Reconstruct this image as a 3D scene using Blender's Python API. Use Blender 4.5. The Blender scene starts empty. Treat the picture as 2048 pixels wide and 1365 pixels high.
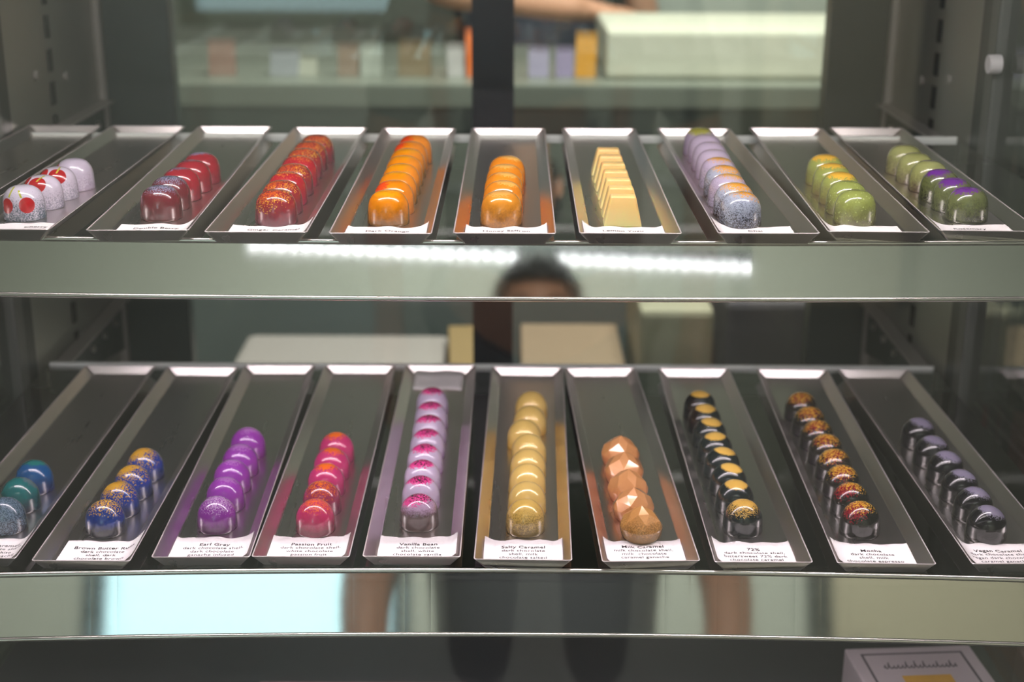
import bpy, bmesh, math, random
from mathutils import Vector, Matrix, Euler
random.seed(7)
S = bpy.context.scene
COL = S.collection
R = math.radians
Z0 = 0.95                      # height of the lower shelf above the shop floor
H2 = 0.2467                    # the upper shelf above the lower one

# ---------------------------------------------------------------- camera, world, exposure
cam_d = bpy.data.cameras.new('camera'); cam = bpy.data.objects.new('camera', cam_d); COL.objects.link(cam)
cam_d.sensor_width = 36; cam_d.lens = 49.99
cam_d.clip_start = 0.02; cam_d.clip_end = 60
cam_d.dof.use_dof = True; cam_d.dof.focus_distance = 1.09; cam_d.dof.aperture_fstop = 4.4
def cam_matrix(loc, pitch, yaw, roll):
    fw = Vector((math.sin(yaw)*math.cos(pitch), math.cos(yaw)*math.cos(pitch), -math.sin(pitch)))
    r0 = Vector((math.cos(yaw), -math.sin(yaw), 0)); d0 = fw.cross(r0)
    if d0.z > 0: d0 = -d0
    r = r0*math.cos(roll)+d0*math.sin(roll); d = -r0*math.sin(roll)+d0*math.cos(roll)
    m = Matrix((r, -d, -fw)).transposed().to_4x4(); m.translation = loc
    return m
cam.matrix_world = cam_matrix(Vector((0, 0, Z0+0.5061)), 0.32005, 0.00037, -0.00479)
S.camera = cam
S.view_settings.view_transform = 'Standard'; S.view_settings.look = 'None'
S.view_settings.gamma = 1; S.view_settings.exposure = 0.18
S.view_settings.use_curve_mapping = False
S.cycles.use_denoising = True
S.cycles.transparent_max_bounces = 24
S.cycles.max_bounces = 12
S.cycles.caustics_reflective = True; S.cycles.caustics_refractive = False
S.cycles.sample_clamp_indirect = 4.0
w = bpy.data.worlds.new('world'); S.world = w; w.use_nodes = True
w.node_tree.nodes['Background'].inputs[0].default_value = (0.62, 0.90, 1.0, 1)     # daylight outside the shop window
w.node_tree.nodes['Background'].inputs[1].default_value = 2.6

def area(name, loc, rot, sx, sy, power, col):
    l = bpy.data.lights.new(name, 'AREA'); l.shape = 'RECTANGLE'; l.size = sx; l.size_y = sy
    l.energy = power; l.color = col
    o = bpy.data.objects.new(name, l); o.location = loc; o.rotation_euler = rot; COL.objects.link(o); return o
area('kitchen_fill_light', (0.3, 2.0, Z0+1.62), (0, 0, 0), 1.1, 0.5, 62, (1.0, 0.97, 0.93))  # added fill, no known lamp; lights the fronts of counter and cartons
area('shop_fill_light', (0.0, -1.0, Z0+1.72), (R(-38), 0, 0), 1.6, 0.25, 52, (0.95, 1.0, 0.97))  # added fill tilted at the front wall, brightens what the upper rail mirrors

# ---------------------------------------------------------------- material helpers
def lin(c):
    def f(v):
        v /= 255.0
        return v/12.92 if v <= 0.04045 else ((v+0.055)/1.055)**2.4
    return (f(c[0]), f(c[1]), f(c[2]), 1)
MATS = {}
class NT:
    def __init__(s, name):
        s.m = bpy.data.materials.new(name); s.m.use_nodes = True; s.t = s.m.node_tree; s.n = s.t.nodes
        s.n.clear(); s.out = s.n.new('ShaderNodeOutputMaterial')
    def node(s, typ, **kw):
        n = s.n.new(typ)
        for k, v in kw.items():
            if k.startswith('i_'): s.set(n, k[2:], v)
            else: setattr(n, k, v)
        return n
    def set(s, n, key, v):
        inp = n.inputs[int(key)] if key.isdigit() else n.inputs[key.replace('__', ' ')]
        if hasattr(v, 'links') or isinstance(v, bpy.types.NodeSocket): s.t.links.new(v, inp)
        else: inp.default_value = v
    def math(s, op, a, b=None, c=None, clamp=False):
        n = s.n.new('ShaderNodeMath'); n.operation = op; n.use_clamp = clamp
        for i, v in enumerate((a, b, c)):
            if v is None: continue
            if isinstance(v, bpy.types.NodeSocket): s.t.links.new(v, n.inputs[i])
            else: n.inputs[i].default_value = v
        return n.outputs[0]
    def mix(s, f, a, b):
        n = s.n.new('ShaderNodeMix'); n.data_type = 'RGBA'
        for k, v in ((0, f), (6, a), (7, b)):
            if isinstance(v, bpy.types.NodeSocket): s.t.links.new(v, n.inputs[k])
            else: n.inputs[k].default_value = v
        return n.outputs[2]
    def bsdf(s, **kw):
        b = s.n.new('ShaderNodeBsdfPrincipled')
        for k, v in kw.items(): s.set(b, k, v)
        s.t.links.new(b.outputs[0], s.out.inputs[0]); return b
def simple(name, col, rough=0.5, metal=0.0, coat=0.0, noise=0.0, scale=30, spec=0.5, bump=0.0):
    t = NT(name); c = lin(col)
    tc = t.node('ShaderNodeTexCoord')
    nz = t.node('ShaderNodeTexNoise', i_Vector=tc.outputs['Object'], i_Scale=float(scale), i_Detail=4.0)
    f = t.math('MULTIPLY_ADD', nz.outputs[0], noise*2, 1-noise)
    hs = t.node('ShaderNodeHueSaturation', i_Color=c, i_Value=f)
    kw = dict(Base__Color=hs.outputs[0], Roughness=rough, Metallic=metal, Coat__Weight=coat, Specular__IOR__Level=spec)
    b = t.bsdf(**kw)
    if bump:
        bp = t.node('ShaderNodeBump', i_Height=nz.outputs[0], i_Strength=bump, i_Distance=0.002)
        t.t.links.new(bp.outputs[0], b.inputs['Normal'])
    return t.m
def steel(name, col, rough, stretch=(1, 1, 1), amount=0.06, bump=0.02, scale=60):
    t = NT(name); tc = t.node('ShaderNodeTexCoord')
    mp = t.node('ShaderNodeMapping', i_Vector=tc.outputs['Object'], i_Scale=stretch)
    nz = t.node('ShaderNodeTexNoise', i_Vector=mp.outputs[0], i_Scale=float(scale), i_Detail=5.0)
    sc = t.node('ShaderNodeTexNoise', i_Vector=tc.outputs['Object'], i_Scale=14.0, i_Detail=3.0)
    r = t.math('MULTIPLY_ADD', nz.outputs[0], amount, rough-amount/2)
    r = t.math('MULTIPLY_ADD', sc.outputs[0], amount*.4, r)
    b = t.bsdf(Base__Color=lin(col), Metallic=1.0, Roughness=r)
    bp = t.node('ShaderNodeBump', i_Height=nz.outputs[0], i_Strength=bump, i_Distance=0.0005)
    t.t.links.new(bp.outputs[0], b.inputs['Normal'])
    return t.m
def glassy(name, tint, refl=1.0, rough=0.0, ior=1.5):
    t = NT(name)
    fr = t.node('ShaderNodeFresnel', i_IOR=ior)
    tr = t.node('ShaderNodeBsdfTransparent', i_Color=(*tint, 1))
    gl = t.node('ShaderNodeBsdfGlossy', i_Roughness=rough, i_Color=(1, 1, 1, 1))
    f = t.math('MULTIPLY', fr.outputs[0], refl, clamp=True)
    mx = t.node('ShaderNodeMixShader'); t.t.links.new(f, mx.inputs[0])
    t.t.links.new(tr.outputs[0], mx.inputs[1]); t.t.links.new(gl.outputs[0], mx.inputs[2])
    t.t.links.new(mx.outputs[0], t.out.inputs[0]); return t.m
def emis(name, col, st):
    t = NT(name); e = t.node('ShaderNodeEmission', i_Color=(*col, 1), i_Strength=st)
    t.t.links.new(e.outputs[0], t.out.inputs[0]); return t.m

M_TRAY = steel('tray_steel', (240, 234, 230), 0.27, (1, 0.05, 1), 0.05, 0.02)
M_RIM_LIT = simple('tray_rim_lit_steel', (226, 216, 216), 0.34, 0.45)  # paler than the tray: LED light caught by the edge, put into its colour
M_RAIL = steel('rail_steel', (208, 208, 204), 0.045, (0.04, 1, 1), 0.02, 0.0)
M_BEAD = steel('rail_bead_steel', (236, 232, 226), 0.28, (0.01, 1, 1), 0.01, 0.0)
M_WALLSTEEL = simple('side_wall_steel', (140, 142, 134), 0.36, 0.7, noise=.05, scale=9)
M_TRIM = simple('corner_trim_grey', (150, 148, 142), 0.4, 0.3, noise=0.05)
M_SLOT = simple('slot_black', (12, 16, 18), 0.6)
M_DARK = simple('charcoal_frame', (38, 50, 51), 0.42, noise=0.06)
M_DARK2 = simple('black_post', (18, 26, 30), 0.35)
M_DECK = simple('dark_deck', (52, 54, 58), 0.35, noise=0.1)
M_CASE = simple('case_body_grey', (80, 84, 80), 0.4)
M_SHELF = glassy('shelf_glass', (0.78, 0.81, 0.80), 1.9, 0.02)
M_EDGE = simple('shelf_glass_edge', (226, 232, 226), 0.35, coat=0.3)
def dusty(name):  # haze of stray light, put into the glass as a faint white diffuse share
    t = NT(name); fr = t.node('ShaderNodeFresnel', i_IOR=1.5)
    tr = t.node('ShaderNodeBsdfTransparent', i_Color=(.975, .985, .98, 1)); gl = t.node('ShaderNodeBsdfGlossy', i_Roughness=0.0, i_Color=(1, 1, 1, 1))
    df = t.node('ShaderNodeBsdfDiffuse', i_Color=(.9, .9, .9, 1)); tl = t.node('ShaderNodeBsdfTranslucent', i_Color=(.9, .9, .9, 1))
    tc = t.node('ShaderNodeTexCoord'); nz = t.node('ShaderNodeTexNoise', i_Vector=tc.outputs['Object'], i_Scale=5.0, i_Detail=3.0)
    m0 = t.node('ShaderNodeMixShader'); m0.inputs[0].default_value = .5; t.t.links.new(df.outputs[0], m0.inputs[1]); t.t.links.new(tl.outputs[0], m0.inputs[2])
    m1 = t.node('ShaderNodeMixShader'); t.t.links.new(t.math('MULTIPLY', nz.outputs[0], .013), m1.inputs[0]); t.t.links.new(tr.outputs[0], m1.inputs[1]); t.t.links.new(m0.outputs[0], m1.inputs[2])
    m2 = t.node('ShaderNodeMixShader'); t.t.links.new(fr.outputs[0], m2.inputs[0]); t.t.links.new(m1.outputs[0], m2.inputs[1]); t.t.links.new(gl.outputs[0], m2.inputs[2])
    t.t.links.new(m2.outputs[0], t.out.inputs[0]); return t.m
M_FRONTGLASS = dusty('hazy_front_glass')
M_PANE = glassy('clear_pane', (0.97, 0.985, 0.975), 0.8)
M_DOORPANE = glassy('door_pane', (0.90, 0.94, 0.91), 1.0)
M_PAPER = simple('label_paper', (250, 244, 244), 0.75, noise=0.015, scale=200)
M_INK = simple('label_ink', (38, 36, 40), 0.7)
M_LED_U = emis('upper_led_glow', (1.0, 0.89, 0.90), 54)
M_LED_L = emis('lower_led_glow', (1.0, 0.86, 0.93), 24)
M_FILL_D = emis('deck_fill_glow', (1.0, 0.90, 0.93), 26)
M_LEDDOT = emis('pendant_led_glow', (0.95, 0.93, 1.0), 20)
M_DOWN = emis('downlight_glow', (1.0, 0.95, 0.88), 14)
M_HOUSING = simple('lamp_housing_white', (200, 200, 200), 0.5)

def bonbon_mat(name, top, bot, z0, z1, splash=None, sc=(0, 0, .026), sr=.012, soft=.5, sscale=1100, flake=None, fc=(0, 0, .024), fr=.016,
               fsoft=.9, fscale=900, dsp=.5, rough=.10, metal=0.0, discs=None, stem=None, jitter=.002, grain=.0):
    """A polished sprayed shell: z-gradient body, a dithered splash of colour on the dome and coarse flakes."""
    t = NT(name)
    tc = t.node('ShaderNodeTexCoord'); P = tc.outputs['Object']
    oi = t.node('ShaderNodeObjectInfo'); rnd = oi.outputs['Random']
    off = t.node('ShaderNodeCombineXYZ'); 
    for i in range(3): t.t.links.new(t.math('MULTIPLY', rnd, 7.0+i*3.1), off.inputs[i])
    Q = t.node('ShaderNodeVectorMath', operation='ADD'); t.t.links.new(P, Q.inputs[0]); t.t.links.new(off.outputs[0], Q.inputs[1])
    def cells(scale):
        v = t.node('ShaderNodeTexVoronoi', i_Vector=Q.outputs[0], i_Scale=float(scale))
        s = t.node('ShaderNodeSeparateColor'); t.t.links.new(v.outputs['Color'], s.inputs[0]); return s.outputs[0]
    sep = t.node('ShaderNodeSeparateXYZ'); t.t.links.new(P, sep.inputs[0])
    z = sep.outputs[2]
    c1 = cells(sscale)
    nz = t.node('ShaderNodeTexNoise', i_Vector=Q.outputs[0], i_Scale=110.0, i_Detail=2.0)
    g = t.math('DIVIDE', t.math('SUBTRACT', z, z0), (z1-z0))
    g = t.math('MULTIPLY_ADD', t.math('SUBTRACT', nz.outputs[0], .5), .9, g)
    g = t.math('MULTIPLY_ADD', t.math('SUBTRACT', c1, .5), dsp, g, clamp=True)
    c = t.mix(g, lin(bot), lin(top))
    if grain:
        c = t.mix(t.math('MULTIPLY', t.math('GREATER_THAN', cells(sscale*.9), 1-grain), .55), c, lin(tuple(min(255, v+70) for v in top)))
    def blob(center, rad, soft, cell, jit):
        dv = t.node('ShaderNodeVectorMath', operation='SUBTRACT'); t.t.links.new(P, dv.inputs[0])
        cc = t.node('ShaderNodeCombineXYZ')
        cc.inputs[2].default_value = center[2]
        jx = t.math('MULTIPLY_ADD', t.math('SUBTRACT', rnd, .5), jit*2, center[0])
        jy = t.math('MULTIPLY_ADD', t.math('SUBTRACT', t.math('FRACT', t.math('MULTIPLY', rnd, 17.3)), .5), jit*2, center[1])
        t.t.links.new(jx, cc.inputs[0]); t.t.links.new(jy, cc.inputs[1])
        t.t.links.new(cc.outputs[0], dv.inputs[1])
        ln = t.node('ShaderNodeVectorMath', operation='LENGTH'); t.t.links.new(dv.outputs[0], ln.inputs[0])
        d = t.math('DIVIDE', ln.outputs['Value'], rad)
        v = t.math('SUBTRACT', 1.0, d)
        v = t.math('MULTIPLY_ADD', t.math('SUBTRACT', cell, .5), soft, v)
        return t.math('MULTIPLY', v, 9.0, clamp=True)
    if splash:
        lst = splash if isinstance(splash, list) else [(splash, sc, sr, soft)]
        for col, cen, rad, sf in lst:
            c = t.mix(blob(cen, rad, sf, c1, jitter), c, lin(col))
    if flake:
        c2 = cells(fscale)
        lst = flake if isinstance(flake, list) else [(flake, fc, fr, fsoft)]
        for col, cen, rad, sf in lst:
            v = blob(cen, rad*1.12, sf*2.2, t.math('SUBTRACT', c2, .25), jitter)
            v = t.math('MULTIPLY', v, t.math('GREATER_THAN', c2, .44))
            c = t.mix(v, c, lin(col))
    if discs:
        for cen, rad in discs:
            dv = t.node('ShaderNodeVectorMath', operation='DISTANCE'); t.t.links.new(P, dv.inputs[0]); dv.inputs[1].default_value = cen
            v = t.math('MULTIPLY', t.math('SUBTRACT', rad, dv.outputs['Value']), 4000, clamp=True)
            c = t.mix(v, c, lin((176, 22, 34)))
    if stem:
        x = sep.outputs[0]; y = sep.outputs[1]
        for x0, kx, za, zb in stem:
            dx = t.math('ABSOLUTE', t.math('SUBTRACT', t.math('SUBTRACT', x, x0), t.math('MULTIPLY', t.math('SUBTRACT', z, .018), kx)))
            a = t.math('MULTIPLY', t.math('SUBTRACT', .0009, dx), 3000, clamp=True)
            b = t.math('MULTIPLY', t.math('GREATER_THAN', z, za), t.math('LESS_THAN', z, zb))
            b = t.math('MULTIPLY', b, t.math('LESS_THAN', y, 0.0))
            c = t.mix(t.math('MULTIPLY', a, b), c, lin((190, 190, 70)))
    c = t.node('ShaderNodeHueSaturation', i_Saturation=1.02, i_Color=c).outputs[0]
    t.bsdf(Base__Color=c, Roughness=rough+.12, Metallic=metal, Coat__Weight=.9, Coat__Roughness=.02, Specular__IOR__Level=.5)
    return t.m

# ---------------------------------------------------------------- mesh helpers
def link(name, me, mats=None, parent=None):
    o = bpy.data.objects.new(name, me); COL.objects.link(o)
    if mats is not None:
        for m in (mats if isinstance(mats, (list, tuple)) else [mats]): me.materials.append(m)
    if parent is not None: o.parent = parent
    return o
def tag(o, label=None, cat=None, group=None, kind=None):
    for k, v in (('label', label), ('category', cat), ('group', group), ('kind', kind)):
        if v: o[k] = v
    return o
def empty(name, loc=(0, 0, 0), rz=0, **kw):
    o = bpy.data.objects.new(name, None); COL.objects.link(o); o.location = loc; o.rotation_euler = (0, 0, rz)
    o.empty_display_size = .02
    return tag(o, **kw)
def mesh(name, V, F, smooth=False):
    me = bpy.data.meshes.new(name); me.from_pydata([tuple(v) for v in V], [], F); me.update()
    if smooth: me.shade_smooth()
    return me
class MB:
    def __init__(s): s.V = []; s.F = []
    def box(s, a, b, rot=None, about=None):
        i = len(s.V)
        for x in (a[0], b[0]):
            for y in (a[1], b[1]):
                for z in (a[2], b[2]): s.V.append(Vector((x, y, z)))
        s.F += [(i, i+1, i+3, i+2), (i+4, i+6, i+7, i+5), (i, i+4, i+5, i+1), (i+2, i+3, i+7, i+6), (i, i+2, i+6, i+4), (i+1, i+5, i+7, i+3)]
        if rot is not None:
            c = Vector(about)
            for k in range(i, i+8): s.V[k] = rot @ (s.V[k]-c)+c
        return s
    def tube(s, p, q, r, seg=12, r2=None):
        p = Vector(p); q = Vector(q); d = (q-p).normalized(); a = d.orthogonal().normalized(); b = d.cross(a); i = len(s.V)
        r2 = r if r2 is None else r2
        for c, rr in ((p, r), (q, r2)):
            for k in range(seg):
                t = 2*math.pi*k/seg; s.V.append(c+a*rr*math.cos(t)+b*rr*math.sin(t))
        for k in range(seg): s.F.append((i+k, i+(k+1) % seg, i+seg+(k+1) % seg, i+seg+k))
        s.F.append(tuple(i+k for k in range(seg))[::-1]); s.F.append(tuple(i+seg+k for k in range(seg)))
        return s
    def build(s, name, mat, parent=None, bevel=0, smooth=False):
        me = mesh(name, s.V, s.F, smooth)
        if bevel:
            bm = bmesh.new(); bm.from_mesh(me)
            bmesh.ops.bevel(bm, geom=list(bm.edges), offset=bevel, segments=2, profile=.6, affect='EDGES')
            bm.to_mesh(me); bm.free()
        bm = bmesh.new(); bm.from_mesh(me); bmesh.ops.recalc_face_normals(bm, faces=bm.faces); bm.to_mesh(me); bm.free()
        return link(name, me, mat, parent)
def W(x, y, z): return (x, y, z+Z0)

# ---------------------------------------------------------------- the room
def wallbox(name, a, b, mat):
    return tag(MB().box(a, b).build(name, mat), kind='structure')
M_FLOOR = simple('shop_floor', (140, 136, 128), 0.4, noise=.12, scale=4)
M_WALLF = simple('shop_wall_paint', (222, 224, 210), 0.8, noise=.04, scale=2)
M_WALLB = simple('kitchen_wall_paint', (112, 116, 104), 0.7, noise=.1, scale=1.5)
M_WALLD = simple('side_wall_paint', (70, 68, 58), 0.8, noise=.1, scale=2)
M_CEIL = simple('ceiling_paint', (190, 190, 180), 0.9)
XA, XB, YA, YB, ZC = -2.6, 2.6, -3.0, 4.0, 2.75
wallbox('floor', (XA, YA, -.1), (XB, YB, 0), M_FLOOR)
wallbox('ceiling', (XA, YA, ZC), (XB, YB, ZC+.1), M_CEIL)
wallbox('wall_back', (XA, YB, 0), (XB, YB+.1, ZC), M_WALLB)
wallbox('wall_left', (XA-.1, YA, 0), (XA, YB, ZC), M_WALLD)
wallbox('wall_right', (XB, YA, 0), (XB+.1, YB, ZC), M_WALLD)
wx0, wx1, wz0, wz1 = -1.12, -0.27, .95, 2.0       # shop window behind the photographer
fw_ = MB()
fw_.box((XA, YA-.12, 0), (wx0, YA, ZC)); fw_.box((wx1, YA-.12, 0), (XB, YA, ZC))
fw_.box((wx0, YA-.12, 0), (wx1, YA, wz0)); fw_.box((wx0, YA-.12, wz1), (wx1, YA, ZC))
tag(fw_.build('wall_front', M_WALLF), kind='structure')
wn = empty('window_1', (0, 0, 0), kind='structure')
f = MB()
for a, b in (((wx0, YA-.08, wz0), (wx0+.05, YA-.02, wz1)), ((wx1-.05, YA-.08, wz0), (wx1, YA-.02, wz1)),
             ((wx0, YA-.08, wz0), (wx1, YA-.02, wz0+.05)), ((wx0, YA-.08, wz1-.05), (wx1, YA-.02, wz1))): f.box(a, b)
f.build('window_frame', M_DARK2, wn)
MB().box((wx0+.05, YA-.053, wz0+.05), (wx1-.05, YA-.047, wz1-.05)).build('window_pane', M_PANE, wn)
dr = empty('door_1', (0, 0, 0), kind='structure')
MB().box((.84, YA, 0), (1.36, YA+.04, 2.1)).build('door_panel', simple('door_cream', (226, 214, 184), .5), dr, bevel=.004)
MB().box((.78, YA, 0), (.84, YA+.05, 2.16)).box((1.36, YA, 0), (1.42, YA+.05, 2.16)).box((.78, YA, 2.1), (1.42, YA+.05, 2.16)).build('door_casing', M_DARK, dr)
MB().tube((.9, YA+.04, 1.0), (.9, YA+.09, 1.0), .012).tube((.9, YA+.09, .94), (.9, YA+.09, 1.06), .012).build('door_handle', M_BEAD, dr)

# ---------------------------------------------------------------- display case
XL, XR, YR, YP, YG = -.500, .458, 1.735, 1.405, .925     # inside faces: left, right, rear, post line, front glass
ZT, ZD = .62, -.24
case = empty('display_case', W(0, 1.33, -.95), label='refrigerated glass display case with stainless side walls holding two shelves of chocolates', cat='display case')
def cpart(name, mb, mat, bevel=0):
    o = mb.build(name, mat, case, bevel); o.matrix_parent_inverse = Matrix.Translation(-case.location); return o
cpart('cabinet_base', MB().box(W(XL-.03, YG-.01, -.95), W(XR+.03, YR+.05, ZD-.01)), M_CASE, .004)
cpart('bottom_deck', MB().box(W(XL, YG+.01, ZD-.01), W(XR, YR, ZD)), M_DECK)
cpart('top_panel', MB().box(W(XL-.03, YG-.01, ZT), W(XR+.03, YR+.05, ZT+.04)), M_CASE, .004)
SW = {}
for sx, x0, x1 in (('left', XL-.02, XL), ('right', XR, XR+.02)):
    sw = cpart('side_wall', MB().box(W(x0, YP, ZD), W(x1, YR, ZT)), M_WALLSTEEL)
    xi = x1 if sx == 'left' else x0; dx = 1 if sx == 'left' else -1
    m = MB()
    z = -.20
    while z < ZT-.05:
        m.box(W(min(xi, xi+dx*.002), 1.544, z), W(max(xi, xi+dx*.002), 1.556, z+.024)); z += .0355
    m.build('shelf_standard_slots', M_SLOT, sw)
    for (yy, zz) in ((1.60, .285), (1.615, .235), (1.50, .30), (1.66, .05)):
        o = MB().tube(W(xi, yy, zz), W(xi+dx*.003, yy, zz), .005).build('wall_screw', M_TRIM, sw)
    cpart('post', MB().box(W(x0 if dx > 0 else xi-.002, YP-.022, ZD), W(x1+.002 if dx > 0 else x1, YP+.006, ZT)), M_DARK2, .002)
    cpart('corner_post', MB().box(W(x0-.004, YP-.05, ZD), W(x1+.004, YP-.024, ZT)), M_CASE, .003)
    cpart('corner_trim', MB().box(W(xi if dx > 0 else xi-.008, YR-.012, ZD), W(xi+.008 if dx > 0 else xi, YR, ZT)), M_TRIM, .001)
    cpart('side_glass', MB().box(W(x0+.006, YG+.006, ZD), W(x1-.006, YP-.05, ZT)), M_PANE)
cpart('suction_hook', MB().tube(W(XR, 1.35, .335), W(XR-.012, 1.35, .335), .009, 20), M_HOUSING, .001)
cpart('front_glass', MB().box(W(XL-.03, YG, ZD), W(XR+.03, YG+.006, ZT)), M_FRONTGLASS)
# rear frame with two sliding glass doors
cpart('rear_jamb', MB().box(W(XL, YR, ZD), W(XL+.088, YR+.03, ZT)), M_DARK)
cpart('rear_jamb', MB().box(W(XR-.078, YR, ZD), W(XR, YR+.03, ZT)), M_DARK)
cpart('rear_rail', MB().box(W(XL, YR, ZD), W(XR, YR+.03, ZD+.03)), M_DARK)
cpart('rear_rail', MB().box(W(XL, YR, ZT-.03), W(XR, YR+.03, ZT)), M_DARK)
for lab, xa, xb, yy, st in (('left sliding glass door at the back of the case, behind the orange chocolates', XL+.088, .0015, YR+.001, 'r'),
                        ('right sliding glass door at the back of the case, overlapping the dark centre bar', -.03, XR-.078, YR+.017, '')):
    d = empty('sliding_glass_door', W((xa+xb)/2, yy, ZD+.03), label=lab, cat='glass door', group='sliding doors of the display case')
    L0 = d.location
    def dp(n, a, b, mt):
        o = MB().box(Vector(W(*a))-L0, Vector(W(*b))-L0).build(n, mt, d); return o
    if st: dp('door_stile', (-.0495, yy, ZD+.03), (.0015, yy+.012, ZT-.03), M_DARK2)
    else:
        dp('door_stile', (-.03, yy, ZD+.03), (.0, yy+.012, ZT-.03), M_DARK2)
    xg0, xg1 = (xa, -.0495) if st else (.0, xb)
    dp('door_pane', (xg0, yy+.004, ZD+.03), (xg1, yy+.008, ZT-.03), M_DOORPANE)
# lamp under the case top, at the front
def led(name, loc, ln, wd, mat, label):
    o = empty(name, W(*loc), label=label, cat='led light')
    MB().box((-ln/2-.01, -wd/2-.004, 0), (ln/2+.01, wd/2+.004, .010)).build('housing', M_HOUSING, o)
    MB().box((-ln/2, -wd/2, -.004), (ln/2, wd/2, 0)).build('diffuser', mat, o)
led('led_strip', (-.02, .985, ZT-.010), .86, .022, M_LED_U, 'led strip light under the case top shining on the upper shelf')

# ---------------------------------------------------------------- shelves
RAIL_A = R(16)
def rail_y(x, y0, bow): return y0+bow*x*x
def make_shelf(z, y0, bow, slen, yback, label, xw):
    s = empty('display_shelf', W(0, 1.25, z), label=label, cat='shelf', group='glass shelves in the display case')
    L0 = s.location
    NX = 48; xs = [XL+.004+(XR-XL-.008)*i/NX for i in range(NX+1)]
    # glass panel following the slightly bowed front
    V = []; F = []
    for x in xs:
        yf = rail_y(x, y0, bow)+.004
        for (yy, zz) in ((yf, -.006), (yf, 0), (yback, 0), (yback, -.006)):
            V.append(Vector(W(x, yy, z+zz))-L0)
    for i in range(NX):
        for k in range(4): F.append((4*i+k, 4*i+(k+1) % 4, 4*i+4+(k+1) % 4, 4*i+4+k))
    F += [(0, 1, 2, 3), (4*NX+3, 4*NX+2, 4*NX+1, 4*NX)]
    me = mesh('shelf_panel', V, F); bm = bmesh.new(); bm.from_mesh(me); bmesh.ops.recalc_face_normals(bm, faces=bm.faces); bm.to_mesh(me); bm.free()
    link('glass_panel', me, M_SHELF, s)
    MB().box(Vector(W(XL+.006, yback+.0002, z-.006))-L0, Vector(W(XR-.006, yback+.004, z+.0040))-L0).build('back_edge', M_EDGE, s, .0006)
    # front rail: face tilted upwards, a rolled bead along top and bottom
    sa, ca = math.sin(RAIL_A), math.cos(RAIL_A)
    def sweep(name, prof, mat, smooth):
        V = []; F = []; n = len(prof)
        for x in xs:
            for (u, v) in prof:      # u: along the face downwards, v: outwards to the viewer
                V.append(Vector(W(x, rail_y(x, y0, bow)-u*sa-v*ca, z-u*ca+v*sa))-L0)
        for i in range(NX):
            for k in range(n): F.append((n*i+k, n*i+(k+1) % n, n*i+n+(k+1) % n, n*i+n+k))
        F.append(tuple(range(n))); F.append(tuple(n*NX+k for k in range(n))[::-1])
        me = mesh(name, V, F, smooth); bm = bmesh.new(); bm.from_mesh(me); bmesh.ops.recalc_face_normals(bm, faces=bm.faces); bm.to_mesh(me); bm.free()
        return link(name, me, mat, s)
    fr = sweep('front_rail', [(.001, 0), (slen-.002, 0), (slen-.002, -.0015), (.001, -.0015)], M_RAIL, False)
    def circ(u0, v0, r, n=10): return [(u0+r*math.cos(2*math.pi*k/n), v0+r*math.sin(2*math.pi*k/n)) for k in range(n)]
    for nm, u0 in (('top_bead', .0008), ('bottom_bead', slen-.002)):
        b = sweep(nm, circ(u0, .0002, .0021 if nm == 'top_bead' else .0019), M_BEAD, True)
    # brackets along the side walls
    for xi, dx in ((XL, 1), (XR, -1)):
        x0, x1 = sorted((xi+dx*.004, xi+dx*.008))
        V = [Vector(W(x, yy, z+zz))-L0 for x in (x0, x1) for (yy, zz) in ((1.12, -.008), (1.715, -.008), (1.715, -.075), (1.60, -.055), (1.12, -.020))]
        F = [(0, 1, 2, 3, 4), (9, 8, 7, 6, 5)]+[(k, 5+k, 5+(k+1) % 5, (k+1) % 5) for k in range(5)]
        me = mesh('bracket', V, F); bm = bmesh.new(); bm.from_mesh(me); bmesh.ops.recalc_face_normals(bm, faces=bm.faces); bm.to_mesh(me); bm.free()
        br = link('bracket', me, M_DARK, s)
        q = MB()
        xa, xb = sorted((xi+dx*.001, xi+dx*.020))
        q.box(Vector(W(xa, 1.11, z-.0082))-L0, Vector(W(xb, 1.715, z-.0062))-L0)
        q.build('bracket_flange', M_TRIM, br)
        for yy in (1.68, 1.63, 1.58):
            MB().tube(Vector(W(xi+dx*.008, yy, z-.03))-L0, Vector(W(xi+dx*.011, yy, z-.03))-L0, .004).build('bracket_stud', M_BEAD, br)
    return s
make_shelf(H2, 1.0150, .047, .0444, 1.436, 'upper glass shelf of the case with plain metal front rail', 0)
make_shelf(0, .9732, -.074, .0521, 1.434, 'lower glass shelf of the case with metal front rail mirroring a bright window', 0)
led('led_strip', (-.02, 1.00, -.022), .80, .007, M_FILL_D, 'added strip of fill light under the lower shelf front rail')  # added fill strip that brightens the bottom deck and the gift box
led('led_strip', (-.02, 1.040, H2-.018), .93, .015, M_LED_L, 'led strip light tucked behind the front rail of the upper shelf')

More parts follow.
